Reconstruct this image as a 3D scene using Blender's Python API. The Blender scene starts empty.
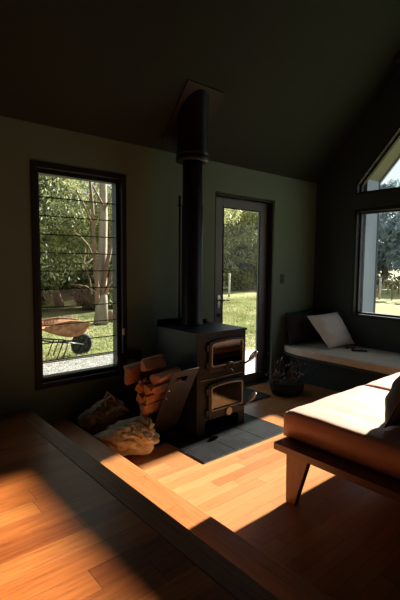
import bpy, bmesh, math, random
from mathutils import Vector, Matrix, noise
random.seed(11)
C = bpy.context.scene.collection
S = bpy.context.scene
PI = math.pi

# ---------------------------------------------------------------- camera
F, YAW, PITCH, ROLL, EYE = 429.86, 0.70632, 0.086926, 0.0084508, 1.5
cf = Vector((math.sin(YAW)*math.cos(PITCH), math.cos(YAW)*math.cos(PITCH), -math.sin(PITCH)))
cr0 = Vector((math.cos(YAW), -math.sin(YAW), 0)); cu0 = cr0.cross(cf)
cr = cr0*math.cos(ROLL)+cu0*math.sin(ROLL); cu = -cr0*math.sin(ROLL)+cu0*math.cos(ROLL)
cam = bpy.data.cameras.new('camera'); co = bpy.data.objects.new('camera', cam); C.objects.link(co)
cam.sensor_fit = 'HORIZONTAL'; cam.sensor_width = 24.0; cam.lens = 24.0*F/400
cam.clip_start = 0.05; cam.clip_end = 500
co.matrix_world = Matrix(((cr.x, cu.x, -cf.x, 0), (cr.y, cu.y, -cf.y, 0), (cr.z, cu.z, -cf.z, EYE), (0, 0, 0, 1)))
S.camera = co

def at(px, py, Y=None, X=None, Z=None):          # a point of the place seen at a pixel, on a plane
    d = cr*(px-200) - cu*(py-300) + cf*F
    if Y is not None: t = Y/d.y
    elif X is not None: t = X/d.x
    else: t = (Z-EYE)/d.z
    return Vector((0, 0, EYE)) + d*t

# ---------------------------------------------------------------- world, sun, exposure
SUN_DIR = Vector((-1, -0.07, -0.480)).normalized()
SUN_E = 23.0
W = bpy.data.worlds.new('sky'); S.world = W; W.use_nodes = True
nt = W.node_tree; nt.nodes.clear()
wo = nt.nodes.new('ShaderNodeOutputWorld'); bg = nt.nodes.new('ShaderNodeBackground')
sky = nt.nodes.new('ShaderNodeTexSky'); sky.sky_type = 'NISHITA'; sky.sun_disc = False
sky.sun_elevation = math.radians(25); sky.sun_rotation = math.radians(90)
mx = nt.nodes.new('ShaderNodeMix'); mx.data_type = 'RGBA'
sc_ = nt.nodes.new('ShaderNodeVectorMath'); sc_.operation = 'SCALE'; sc_.inputs['Scale'].default_value = 0.16
nt.links.new(sky.outputs[0], sc_.inputs[0])
tc = nt.nodes.new('ShaderNodeTexCoord'); no = nt.nodes.new('ShaderNodeTexNoise'); no.inputs['Scale'].default_value = 3.0
no.inputs['Detail'].default_value = 6
cr_ = nt.nodes.new('ShaderNodeValToRGB'); cr_.color_ramp.elements[0].position = 0.3; cr_.color_ramp.elements[1].position = 0.55
cr_.color_ramp.elements[0].color = (.45, .45, .45, 1)
nt.links.new(tc.outputs['Generated'], no.inputs['Vector']); nt.links.new(no.outputs[0], cr_.inputs[0])
nt.links.new(cr_.outputs[0], mx.inputs[0]); nt.links.new(sc_.outputs[0], mx.inputs[6])
mx.inputs[7].default_value = (.92, 1.0, 1.08, 1)
nt.links.new(mx.outputs[2], bg.inputs[0]); nt.links.new(bg.outputs[0], wo.inputs[0])
bg.inputs[1].default_value = 0.88
sl = bpy.data.lights.new('sun', 'SUN'); sl.energy = SUN_E; sl.angle = math.radians(1.6); sl.color = (1, .945, .87)
so = bpy.data.objects.new('sun', sl); C.objects.link(so)
so.rotation_euler = SUN_DIR.to_track_quat('-Z', 'Y').to_euler(); so.location = (20, 3, 12)
# daylight portals in the openings (guide sampling of the sky, add no light)
def portal(loc, sx, sy, direction):
    l = bpy.data.lights.new('portal', 'AREA'); l.shape = 'RECTANGLE'; l.size = sx; l.size_y = sy
    l.cycles.is_portal = True
    o = bpy.data.objects.new('portal', l); C.objects.link(o); o.location = loc
    o.rotation_euler = Vector(direction).to_track_quat('-Z', 'Y').to_euler()
portal((1.65, 3.74, 1.36), .9, 1.9, (0, -1, 0)); portal((3.7, 3.76, 1.15), 1.05, 2.3, (0, -1, 0))
portal((5.24, 1.98, 2.9), 1.95, 4.2, (-1, 0, 0))
S.view_settings.view_transform = 'Standard'; S.view_settings.look = 'None'
S.view_settings.gamma = 1; S.view_settings.use_curve_mapping = False
S.view_settings.exposure = 0.0
S.cycles.max_bounces = 10; S.cycles.diffuse_bounces = 6; S.cycles.transparent_max_bounces = 32
S.cycles.sample_clamp_indirect = 6

# ---------------------------------------------------------------- materials
class NT:
    def __init__(s, name):
        s.m = bpy.data.materials.new(name); s.m.use_nodes = True; s.t = s.m.node_tree
        s.b = s.t.nodes['Principled BSDF']; s.out = s.t.nodes['Material Output']
        s._o = None
    def n(s, typ, **k):
        x = s.t.nodes.new('ShaderNode'+typ)
        for a, v in k.items(): setattr(x, a, v)
        return x
    def l(s, a, b): s.t.links.new(a, b)
    def oc(s):
        if not s._o: s._o = s.n('TexCoord')
        return s._o.outputs['Object']
    def math(s, op, a, b=None):
        x = s.n('Math', operation=op)
        for i, v in enumerate((a, b)):
            if v is None: continue
            if isinstance(v, (int, float)): x.inputs[i].default_value = v
            else: s.l(v, x.inputs[i])
        return x.outputs[0]
    def noise(s, scale, detail=4, vec=None, rough=.55, sx=(1, 1, 1)):
        mp = s.n('Mapping'); mp.inputs['Scale'].default_value = sx; s.l(vec or s.oc(), mp.inputs[0])
        x = s.n('TexNoise'); x.inputs['Scale'].default_value = scale; x.inputs['Detail'].default_value = detail
        x.inputs['Roughness'].default_value = rough; s.l(mp.outputs[0], x.inputs['Vector']); return x.outputs[0]
    def ramp(s, fac, stops):
        x = s.n('ValToRGB'); e = x.color_ramp.elements
        e[0].position, e[0].color = stops[0][0], (*stops[0][1], 1); e[1].position, e[1].color = stops[-1][0], (*stops[-1][1], 1)
        for p, c in stops[1:-1]: q = e.new(p); q.color = (*c, 1)
        s.l(fac, x.inputs[0]); return x.outputs[0]
    def mix(s, fac, a, b, mode='MIX'):
        x = s.n('Mix', data_type='RGBA', blend_type=mode)
        for i, v in ((0, fac), (6, a), (7, b)):
            if isinstance(v, (int, float)): x.inputs[i].default_value = v
            elif isinstance(v, tuple): x.inputs[i].default_value = (*v, 1)
            else: s.l(v, x.inputs[i])
        return x.outputs[2]
    def bump(s, h, strength=.3, dist=.01):
        x = s.n('Bump'); x.inputs['Strength'].default_value = strength; x.inputs['Distance'].default_value = dist
        s.l(h, x.inputs['Height']); s.l(x.outputs[0], s.b.inputs['Normal'])

def mat(name, c1, c2=None, scale=8, rough=.6, metal=0, bump=0, bscale=None, sx=(1, 1, 1), spec=.5, dist=.01, sheen=0):
    k = NT(name); c2 = c2 or tuple(min(1, v*1.25) for v in c1)
    f = k.noise(scale, 5, sx=sx); k.l(k.ramp(f, ((.3, c1), (.7, c2))), k.b.inputs['Base Color'])
    k.b.inputs['Roughness'].default_value = rough; k.b.inputs['Metallic'].default_value = metal
    k.b.inputs['Specular IOR Level'].default_value = spec
    if sheen: k.b.inputs['Sheen Weight'].default_value = sheen
    if bump: k.bump(k.noise(bscale or scale*4, 6, sx=sx), bump, dist)
    return k.m

def boards(name, cols, width, length, along=0, rough=.32, grain=1.0, off=0.0, spec=.4):
    k = NT(name); sp = k.n('SeparateXYZ'); k.l(k.oc(), sp.inputs[0])
    u, v = sp.outputs[along], sp.outputs[1-along]
    vw = k.math('DIVIDE', k.math('ADD', v, 50.0+off), width); row = k.math('FLOOR', vw)
    wn = k.n('TexWhiteNoise', noise_dimensions='1D'); k.l(row, wn.inputs['W'])
    uu = k.math('ADD', k.math('DIVIDE', k.math('ADD', u, 50.0), length), wn.outputs['Value'])
    seg = k.math('FLOOR', uu)
    cb = k.n('CombineXYZ'); k.l(row, cb.inputs[0]); k.l(seg, cb.inputs[1])
    w2 = k.n('TexWhiteNoise', noise_dimensions='3D'); k.l(cb.outputs[0], w2.inputs['Vector'])
    n = len(cols); base = k.ramp(w2.outputs['Value'], [(i/(n-1), c) for i, c in enumerate(cols)])
    # grain, shifted per board
    vm = k.n('VectorMath', operation='ADD'); k.l(k.oc(), vm.inputs[0])
    sc = k.n('VectorMath', operation='SCALE'); k.l(w2.outputs['Color'], sc.inputs[0]); sc.inputs['Scale'].default_value = 9
    k.l(sc.outputs[0], vm.inputs[1])
    sx = (1.2, 16, 1) if along == 0 else (16, 1.2, 1)
    g = k.noise(3.2, 8, vm.outputs[0], .68, sx)
    gr = k.ramp(g, ((.3, (.55, .5, .47)), (.5, (.95, .95, .95)), (.75, (1.3, 1.25, 1.2))))
    col = k.mix(.9*grain, base, gr, 'MULTIPLY')
    fv = k.math('FRACT', vw); fu = k.math('FRACT', uu)
    gv = k.math('LESS_THAN', fv, .014*(.1/width)); gu = k.math('LESS_THAN', fu, .0022/length)
    gap = k.math('MAXIMUM', gv, gu)
    col = k.mix(gap, col, (.04, .022, .012)); k.l(col, k.b.inputs['Base Color'])
    r = k.math('ADD', k.math('MULTIPLY', k.noise(2.3, 4), .18), rough-.08); k.l(r, k.b.inputs['Roughness'])
    k.b.inputs['Specular IOR Level'].default_value = spec
    k.bump(k.math('SUBTRACT', k.math('MULTIPLY', g, .25), gap), .25, .002)
    return k.m

def fabric(name, c1, c2, weave=420, rough=.9, sx=(1, 1, 1), sheen=0.0, blot=9):
    k = NT(name); f = k.noise(blot, 5); base = k.ramp(f, ((.3, c1), (.7, c2)))
    w1 = k.noise(weave, 2, sx=sx)
    k.l(k.mix(.35, base, k.ramp(w1, ((.3, (.6, .6, .6)), (.7, (1.3, 1.3, 1.3)))), 'MULTIPLY'), k.b.inputs['Base Color'])
    k.b.inputs['Roughness'].default_value = rough; k.b.inputs['Sheen Weight'].default_value = sheen
    k.bump(w1, .35, .002); return k.m

M = {}
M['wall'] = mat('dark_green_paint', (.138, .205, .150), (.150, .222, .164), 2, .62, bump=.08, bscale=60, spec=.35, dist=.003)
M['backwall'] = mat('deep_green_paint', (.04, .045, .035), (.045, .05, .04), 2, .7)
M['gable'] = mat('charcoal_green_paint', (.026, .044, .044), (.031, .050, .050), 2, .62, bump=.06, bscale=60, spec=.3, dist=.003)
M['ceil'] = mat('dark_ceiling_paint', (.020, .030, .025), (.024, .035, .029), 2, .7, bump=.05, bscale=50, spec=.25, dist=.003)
M['plat'] = boards('red_hardwood_boards', ((.34, .088, .020), (.42, .118, .026), (.25, .062, .015), (.48, .155, .036), (.36, .094, .022)), .125, 1.5, 0, .32, off=.02, spec=.28)
M['nosing'] = boards('nosing_board', ((.24, .098, .040), (.30, .125, .050)), .2, 2.6, 1, .42, .9, off=.085, spec=.25)
M['tread'] = boards('step_board', ((.41, .150, .044), (.47, .178, .056), (.36, .128, .037)), .156, 2.2, 1, .34, .8, off=.082)
M['floor'] = boards('honey_hardwood_boards', ((.46, .195, .070), (.50, .222, .082), (.41, .165, .057), (.54, .25, .098), (.37, .148, .052)), .085, 1.1, 0, .30, .5)
M['black'] = mat('black_painted_metal', (.012, .012, .013), (.018, .018, .019), 20, .38, bump=.05, bscale=200)
M['frame'] = mat('dark_window_aluminium', (.010, .010, .011), (.014, .014, .015), 12, .5, spec=.3)
M['doorgrey'] = mat('dark_grey_door_paint', (.12, .13, .145), (.135, .145, .16), 9, .40)
M['steel'] = mat('black_stove_steel', (.009, .009, .009), (.016, .0155, .015), 14, .45, .3, bump=.12, bscale=160, dist=.002)
M['cast'] = mat('cast_iron', (.020, .020, .020), (.030, .030, .029), 30, .38, .2, bump=.2, bscale=220, dist=.002)
M['flue'] = mat('matt_black_flue', (.016, .015, .014), (.026, .024, .021), 6, .40, .2)
M['inside'] = mat('sooty_firebox', (.006, .005, .004), (.02, .014, .010), 20, .9)
M['rim'] = mat('worn_iron_rim', (.26, .26, .255), (.36, .36, .35), 40, .34, .15)
M['brick'] = mat('firebrick', (.30, .16, .08), (.38, .21, .11), 24, .9)
M['brass'] = mat('brass_dial', (.72, .54, .34), (.85, .68, .46), 60, .4, .15)
M['chrome'] = mat('spring_steel', (.45, .44, .42), (.6, .58, .55), 60, .25, 1)
M['tile'] = mat('black_slate_tile', (.006, .006, .007), (.016, .0155, .0155), 5, .50, spec=.10, bump=.35, bscale=16, dist=.006)
M['grout'] = mat('grey_grout', (.16, .155, .14), (.20, .19, .175), 60, .9)
M['timber'] = mat('red_brown_timber', (.10, .028, .012), (.16, .048, .020), 4, .38, sx=(1, 12, 12))
M['timber_leg'] = mat('red_brown_leg_timber', (.15, .042, .016), (.22, .068, .026), 4, .38, sx=(12, 12, 1))
M['leather'] = mat('tan_leather', (.46, .19, .105), (.52, .23, .135), 5, .50, sheen=.25, bump=.25, bscale=60, dist=.004)
M['oatmeal'] = fabric('oatmeal_cushion', (.58, .50, .39), (.68, .60, .48), 260)
M['linen'] = fabric('grey_linen', (.66, .63, .55), (.78, .74, .66), 230, sx=(1, 1, 4))
M['darkfab'] = fabric('charcoal_wool', (.013, .013, .014), (.022, .021, .022), 200)
M['oliveleather'] = mat('olive_leather', (.014, .016, .012), (.026, .028, .020), 7, .45, bump=.4, bscale=30, dist=.006)
M['canvas'] = fabric('cream_canvas', (.30, .20, .09), (.74, .66, .47), 200, .8, blot=7)
M['canvas2'] = fabric('khaki_canvas', (.20, .16, .085), (.32, .26, .15), 200, .85, blot=5)
M['strap'] = fabric('tan_webbing', (.22, .13, .06), (.30, .19, .09), 200)
M['bark'] = mat('split_log_side', (.34, .125, .052), (.52, .235, .11), 9, .85, bump=.6, bscale=20, sx=(1, 6, 6), dist=.008)
M['logend'] = mat('split_log_end', (.50, .22, .10), (.66, .34, .17), 30, .85, bump=.5, bscale=40, dist=.005)
M['logsunlit'] = mat('sunlit_split_face', (.56, .40, .24), (.66, .48, .30), 9, .85, bump=.4, bscale=20, sx=(1, 8, 8))  # sunlight on one log side, put into its colour
M['steelholder'] = mat('dark_bronze_steel', (.022, .018, .016), (.038, .030, .026), 8, .42, .35)
M['phone'] = mat('phone_glass', (.01, .01, .012), (.014, .014, .016), 10, .12)
M['switch'] = mat('dark_switch_plate', (.030, .032, .034), (.04, .042, .044), 10, .35)
M['twig'] = mat('dry_twig', (.10, .07, .05), (.20, .15, .12), 30, .8)
M['leafdry'] = mat('dusty_pink_leaf', (.20, .12, .11), (.30, .20, .18), 30, .8)
M['blade'] = mat('pale_grey_cladding', (.24, .31, .44), (.28, .35, .48), 1.5, .6)
M['navy'] = mat('dark_blue_trim', (.012, .018, .05), (.016, .024, .06), 4, .5)
M['soffit'] = mat('olive_soffit', (.13, .13, .085), (.16, .16, .105), 3, .7)
M['ext'] = mat('outside_cladding', (.05, .055, .05), (.06, .065, .06), 3, .7)
M['roof'] = mat('roof_steel', (.10, .10, .11), (.12, .12, .13), 3, .5)
M['gumbark'] = mat('pale_gum_bark', (.20, .155, .12), (.40, .33, .27), 3.5, .85, bump=.5, bscale=10, sx=(1, 1, .25), dist=.02)
M['redbark'] = mat('pinkish_brown_bark', (.13, .075, .048), (.26, .165, .115), 3.5, .85, bump=.5, bscale=10, sx=(1, 1, .2), dist=.02)
M['post'] = mat('weathered_post', (.40, .38, .34), (.52, .50, .45), 10, .9)
M['rust'] = mat('rusty_tray', (.20, .055, .018), (.48, .26, .13), 11, .85, bump=.3, bscale=30)
M['rubber'] = mat('black_rubber', (.015, .015, .015), (.03, .03, .03), 30, .8)
M['paver'] = boards('pinkish_deck_boards', ((.50, .42, .36), (.58, .49, .43), (.46, .38, .33)), .14, 2.0, 0, .7, .4)

def leaf_mat(name, dark, mid, light, tr=.35):
    k = NT(name); f = k.noise(1.1, 5); g = k.noise(9, 3)
    ff = k.math('ADD', k.math('MULTIPLY', f, .6), k.math('MULTIPLY', g, .4))
    col = k.ramp(ff, ((.36, dark), (.5, mid), (.64, light)))
    k.l(col, k.b.inputs['Base Color']); k.b.inputs['Roughness'].default_value = .55
    t = k.n('BsdfTranslucent'); k.l(col, t.inputs[0]); ms = k.n('MixShader'); ms.inputs[0].default_value = tr
    k.l(k.b.outputs[0], ms.inputs[1]); k.l(t.outputs[0], ms.inputs[2]); k.l(ms.outputs[0], k.out.inputs[0]); return k.m
M['leaf'] = leaf_mat('olive_leaves', (.05, .065, .02), (.17, .19, .065), (.42, .42, .19))
M['leaf2'] = leaf_mat('dark_leaves', (.03, .042, .016), (.09, .105, .04), (.22, .23, .10))
M['leaf3'] = leaf_mat('bright_leaves', (.13, .15, .05), (.33, .34, .14), (.58, .56, .28))
M['leaf4'] = leaf_mat('hazed_leaves', (.19, .25, .26), (.32, .39, .41), (.48, .56, .58))  # blue distance haze mixed into the leaf colour
M['vine'] = leaf_mat('vine_leaves', (.09, .10, .05), (.17, .16, .09), (.25, .21, .13))
M['tuft'] = leaf_mat('grass_blades', (.15, .18, .06), (.27, .29, .11), (.42, .40, .21), .4)

def ground_mat():
    k = NT('meadow_grass')
    a = k.noise(.5, 6); b = k.noise(14, 6); c = k.noise(2.2, 5)
    g = k.ramp(b, ((.3, (.13, .15, .05)), (.5, (.22, .235, .09)), (.7, (.33, .33, .15))))
    d = k.ramp(b, ((.3, (.22, .19, .10)), (.7, (.40, .34, .21))))
    f = k.ramp(k.math('ADD', k.math('MULTIPLY', a, .5), k.math('MULTIPLY', c, .5)), ((.47, (0, 0, 0)), (.58, (1, 1, 1))))
    k.l(k.mix(f, g, d), k.b.inputs['Base Color']); k.b.inputs['Roughness'].default_value = .95
    k.b.inputs['Specular IOR Level'].default_value = .1
    k.bump(b, .6, .05); return k.m
M['grass'] = ground_mat()
def gravel_mat():
    k = NT('pale_gravel'); v = k.n('TexVoronoi'); v.inputs['Scale'].default_value = 34; k.l(k.oc(), v.inputs['Vector'])
    sp = k.n('SeparateColor'); k.l(v.outputs['Color'], sp.inputs[0])
    k.l(k.ramp(sp.outputs[0], ((.0, (.13, .12, .105)), (.6, (.25, .235, .21)), (1, (.42, .40, .37)))), k.b.inputs['Base Color'])
    k.b.inputs['Roughness'].default_value = .9; k.bump(k.math('MULTIPLY', v.outputs['Distance'], -1.0), .7, .02); return k.m
M['gravel'] = gravel_mat()

def glass(name, tint=(.97, .99, .98), refl=1.0):
    k = NT(name); tr = k.n('BsdfTransparent'); tr.inputs[0].default_value = (*tint, 1)
    gl = k.n('BsdfGlossy'); gl.inputs['Roughness'].default_value = .01
    fr = k.n('Fresnel'); fr.inputs[0].default_value = 1.45
    gm = k.n('NewGeometry'); front = k.math('SUBTRACT', 1.0, gm.outputs['Backfacing'])   # outer faces only: the pane does not refract
    ms = k.n('MixShader'); k.l(k.math('MULTIPLY', k.math('MULTIPLY', fr.outputs[0], refl), front), ms.inputs[0])
    k.l(tr.outputs[0], ms.inputs[1]); k.l(gl.outputs[0], ms.inputs[2]); k.l(ms.outputs[0], k.out.inputs[0]); return k.m
M['glass'] = glass('window_glass', refl=.8)
M['louvre'] = glass('louvre_glass', (.93, .96, .94), .8)
M['edge'] = mat('louvre_edge', (.02, .03, .03), (.03, .04, .04), 9, .2)
M['stoveglass'] = glass('stove_glass', (.40, .30, .22), 4.5)

# ---------------------------------------------------------------- mesh helpers
def nb(): return bmesh.new()
def box(bm, x0, x1, y0, y1, z0, z1, m=0):
    v = [bm.verts.new(p) for p in ((x0,y0,z0),(x1,y0,z0),(x1,y1,z0),(x0,y1,z0),(x0,y0,z1),(x1,y0,z1),(x1,y1,z1),(x0,y1,z1))]
    for f in ((0,3,2,1),(4,5,6,7),(0,1,5,4),(1,2,6,5),(2,3,7,6),(3,0,4,7)):
        q = bm.faces.new([v[i] for i in f]); q.material_index = m
    return bm
def prism(bm, pts, axis, a, b, m=0):
    """polygon pts in the two other axes, extruded along axis from a to b"""
    def P(p, t):
        q = list(p); q.insert(axis, t); return q
    A = [bm.verts.new(P(p, a)) for p in pts]; B = [bm.verts.new(P(p, b)) for p in pts]
    n = len(pts); bm.faces.new(A).material_index = m; bm.faces.new(B[::-1]).material_index = m
    for i in range(n): bm.faces.new((A[i], B[i], B[(i+1) % n], A[(i+1) % n])).material_index = m
    return bm
def tube(bm, pts, r, seg=8, m=0, cap=True):
    pts = [Vector(p) for p in pts]; R = r if isinstance(r, (list, tuple)) else [r]*len(pts)
    rings = []; up = None
    for i, p in enumerate(pts):
        d = (pts[min(i+1, len(pts)-1)] - pts[max(i-1, 0)]).normalized()
        if up is None: up = Vector((0, 0, 1)) if abs(d.z) < .9 else Vector((1, 0, 0))
        s = d.cross(up).normalized(); up = s.cross(d).normalized()
        rings.append([bm.verts.new(p + (s*math.cos(2*PI*k/seg) + up*math.sin(2*PI*k/seg))*R[i]) for k in range(seg)])
    for a, b in zip(rings, rings[1:]):
        for k in range(seg):
            f = bm.faces.new((a[k], a[(k+1) % seg], b[(k+1) % seg], b[k])); f.smooth = True; f.material_index = m
    if cap:
        bm.faces.new(rings[0][::-1]).material_index = m; bm.faces.new(rings[-1]).material_index = m
    return bm
def lathe(bm, prof, cx, cy, seg=40, cz=0, m=0):
    rings = [[bm.verts.new((cx+r*math.cos(2*PI*k/seg), cy+r*math.sin(2*PI*k/seg), cz+z)) for k in range(seg)] for r, z in prof]
    for a, b in zip(rings, rings[1:]):
        for k in range(seg):
            f = bm.faces.new((a[k], a[(k+1) % seg], b[(k+1) % seg], b[k])); f.smooth = True; f.material_index = m
    bm.faces.new(rings[0][::-1]); bm.faces.new(rings[-1]); return bm
ORG = {}
def obj(name, bm, m, parent=None, bevel=0, segs=2, smooth=False, sub=0, solid=0, fix=True):
    me = bpy.data.meshes.new(name)
    if fix: bmesh.ops.recalc_face_normals(bm, faces=bm.faces)
    if smooth:
        for f in bm.faces: f.smooth = True
    bm.to_mesh(me); bm.free()
    for k in (m if isinstance(m, list) else [m]): me.materials.append(M[k] if isinstance(k, str) else k)
    o = bpy.data.objects.new(name, me); C.objects.link(o)
    if parent is not None:
        org = ORG.get(parent.name, Vector((0, 0, 0))); ORG[o.name] = org
        me.transform(Matrix.Translation(-org)); o.parent = parent
    if solid: md = o.modifiers.new('s', 'SOLIDIFY'); md.thickness = solid; md.offset = 0
    if bevel:
        md = o.modifiers.new('b', 'BEVEL'); md.width = bevel; md.segments = segs; md.limit_method = 'ANGLE'; md.angle_limit = math.radians(35)
        md.harden_normals = False
    if sub: md = o.modifiers.new('d', 'SUBSURF'); md.levels = sub; md.render_levels = sub
    return o
def tag(o, label=None, cat=None, group=None, kind=None):
    if label: o['label'] = label
    if cat: o['category'] = cat
    if group: o['group'] = group
    if kind: o['kind'] = kind
    return o
def thing(name, loc, label, cat, group=None, kind=None):
    o = bpy.data.objects.new(name, None); C.objects.link(o); o.location = loc; o.empty_display_size = .1
    ORG[o.name] = Vector(loc); return tag(o, label, cat, group, kind)
def single(name, bm, m, loc, label, cat, group=None, kind=None, **k):
    """a thing that is one mesh, with its origin at loc"""
    o = obj(name, bm, m, None, **k); o.data.transform(Matrix.Translation(-Vector(loc))); o.location = loc
    return tag(o, label, cat, group, kind)
def struct(name, bm, m, label, cat, **k):
    return tag(obj(name, bm, m, None, **k), label, cat, kind='structure')

# ---------------------------------------------------------------- room shell
YW, XG, T = 3.5, 5.05, .2
CZ, SL = 2.58, 1.1
def cz(y): return CZ + SL*(YW-y) if y > 1.0 else CZ + SL*(y+1.5)
struct('floor', box(nb(), -2.5, XG, -1.5, YW, -.12, 0), 'floor', 'honey coloured hardwood board floor of the lower sitting area', 'floor')
struct('raised_floor', box(nb(), -2.5, 1.04, -1.5, YW, 0, .30), 'plat', 'raised red-brown hardwood floor in the foreground', 'floor')
b = nb(); box(b, 1.04, 1.165, -1.5, YW, 0, .301)
struct('trim_1', b, 'nosing', 'dark timber nosing board edging the raised floor', 'trim', bevel=.006)
b = nb(); box(b, 1.165, 1.474, -1.5, YW, 0, .15)
struct('step', b, 'tread', 'timber step between the raised floor and the sitting area', 'step', bevel=.005)
b = nb()   # wall with the louvre window and the door
WX0, WX1, WZ0, WZ1 = 1.22, 2.08, .445, 2.29
DX0, DX1, DZ1 = 3.19, 4.19, 2.27
for r in ((-2.7, WX0, 0, CZ), (WX0, WX1, 0, WZ0), (WX0, WX1, WZ1, CZ), (WX1, DX0, 0, CZ), (DX0, DX1, DZ1, CZ), (DX1, XG+.0, 0, CZ)):
    box(b, r[0], r[1], YW, YW+T, r[2]-(.15 if r[2] == 0 else 0), r[3])
struct('wall_front', b, 'wall', 'dark green painted wall behind the wood stove', 'wall')
b = nb()   # gable wall
GY1, GY0, GZ0, GZ1 = 2.92, 1.05, .83, 2.18
TZ0, TZ1 = 2.36, 2.495
pk = TZ1 + 1.158*(GY1-GY0)
for P in ([(GY1, -.15), (YW+T, -.15), (YW+T, CZ), (YW, CZ), (GY1, cz(GY1))],
          [(-1.7, -.15), (GY0, -.15), (GY0, cz(GY0)), (1.0, cz(1.001)), (-1.5, CZ), (-1.7, CZ)],
          [(GY0, -.15), (GY1, -.15), (GY1, GZ0), (GY0, GZ0)], [(GY0, GZ1), (GY1, GZ1), (GY1, TZ0), (GY0, TZ0)],
          [(GY1, TZ1), (GY1, cz(GY1)), (GY0, cz(GY0)), (GY0, pk)]):
    prism(b, P, 0, XG, XG+.15)
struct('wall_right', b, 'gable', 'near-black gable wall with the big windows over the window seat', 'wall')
struct('wall_left', box(nb(), -2.7, -2.5, -1.7, YW, -.12, 5.4), 'backwall', 'dark green wall out of view on the left', 'wall')
struct('wall_back', box(nb(), -2.5, XG, -1.7, -1.5, -.12, CZ), 'backwall', 'dark green wall behind the viewer', 'wall')
b = nb(); prism(b, [(YW+.25, cz(YW)-.275), (1.0, cz(1.0)), (-1.75, CZ-.275), (-1.75, CZ-.075), (1.0, cz(1.0)+.22), (YW+.25, cz(YW)-.075)], 0, -2.7, XG)
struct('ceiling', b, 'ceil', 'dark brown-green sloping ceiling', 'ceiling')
b = nb(); box(b, -2.5, 1.04, YW-.016, YW, .30, .395)
struct('baseboard_front', b, 'wall', 'low dark green skirting board above the raised floor', 'baseboard', bevel=.004)
b = nb(); box(b, 1.48, 2.10, YW-.016, YW, 0, .095)
struct('baseboard_right', b, 'wall', 'dark green skirting board under the louvre window', 'baseboard', bevel=.004)
# the eave and the blade wall outside the gable
XE = 5.50
def sz(y): return 2.575 + 1.158*(2.85-y)
b = nb(); prism(b, [(3.08, sz(3.08)), (1.0, sz(1.0)), (1.0, cz(1.0)+.2), (3.08, cz(3.08)+.2)], 0, XG+.15, XE)
prism(b, [(-1.9, sz(3.9)), (-1.9, cz(3.9)+.2), (1.0, cz(1.0)+.2), (1.0, sz(1.0))], 0, XG+.15, XE)
struct('trim_2', b, 'soffit', 'olive lined eave outside the triangular gable window', 'eave')
b = nb(); prism(b, [(3.08, sz(3.08)-.03), (1.0, sz(1.0)-.03), (1.0, cz(1.0)+.22), (3.08, cz(3.08)+.22)], 0, XE, XE+.03)
prism(b, [(-1.9, sz(3.9)-.03), (-1.9, cz(3.9)+.22), (1.0, cz(1.0)+.22), (1.0, sz(1.0)-.03)], 0, XE, XE+.03)
struct('trim_3', b, 'blade', 'pale fascia along the edge of the gable roof', 'fascia')
b = nb(); box(b, XG+.15, XE-.01, 2.85, 3.05, -.15, 2.57)
struct('wall_outside', b, 'blade', 'pale grey blade wall beside the gable window', 'wall')
b = nb(); box(b, XE-.01, XE+.03, 2.845, 3.06, -.15, 2.54)
struct('trim_4', b, 'navy', 'dark blue edge strip on the pale blade wall', 'trim')

# ---------------------------------------------------------------- louvre window
def ring(bm, x0, x1, z0, z1, w, y0, y1):
    box(bm, x0, x0+w, y0, y1, z0, z1); box(bm, x1-w, x1, y0, y1, z0, z1)
    box(bm, x0+w, x1-w, y0, y1, z0, z0+w); box(bm, x0+w, x1-w, y0, y1, z1-w, z1); return bm
w1 = thing('window_1', (1.65, YW, WZ0), 'tall black framed louvre window in the green wall, wheelbarrow outside', 'window', kind='structure')
obj('window_frame', ring(nb(), WX0, WX1, WZ0, WZ1, .045, YW-.012, YW+.14), 'frame', w1, .003)
obj('louvre_gallery', ring(nb(), WX0+.045, WX1-.045, WZ0+.045, WZ1-.045, .035, YW+.04, YW+.12), 'black', w1, .003)
lx0, lx1 = WX0+.08, WX1-.08
lz = [.655+.1525*i for i in range(10)]
prev = WZ0+.08
tops = lz + [WZ1-.08]
for i, z in enumerate(tops):
    zb = prev-.008 if i else prev
    b = nb(); v = [b.verts.new(p) for p in ((lx0, YW+.088, zb), (lx1, YW+.088, zb), (lx1, YW+.072, z), (lx0, YW+.072, z), (lx0, YW+.094, zb), (lx1, YW+.094, zb), (lx1, YW+.078, z), (lx0, YW+.078, z))]
    for f in ((0,1,2,3),(7,6,5,4),(0,4,5,1),(3,2,6,7),(0,3,7,4),(1,5,6,2)): b.faces.new([v[k] for k in f])
    bl = obj('louvre_blade', b, 'louvre', w1)
    if i < len(tops)-1:
        e = nb(); box(e, lx0, lx1, YW+.068, YW+.080, z-.004, z+.004); obj('blade_edge', e, 'edge', bl)
    prev = z
for z in (.85, 1.3, 1.75):
    e = nb(); box(e, WX1-.05, WX1-.030, YW-.022, YW-.011, z-.03, z+.03)
    if z == .85: tag(obj('louvre_latch', e, 'brass', w1, .003), 'small copper coloured latch')
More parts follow.
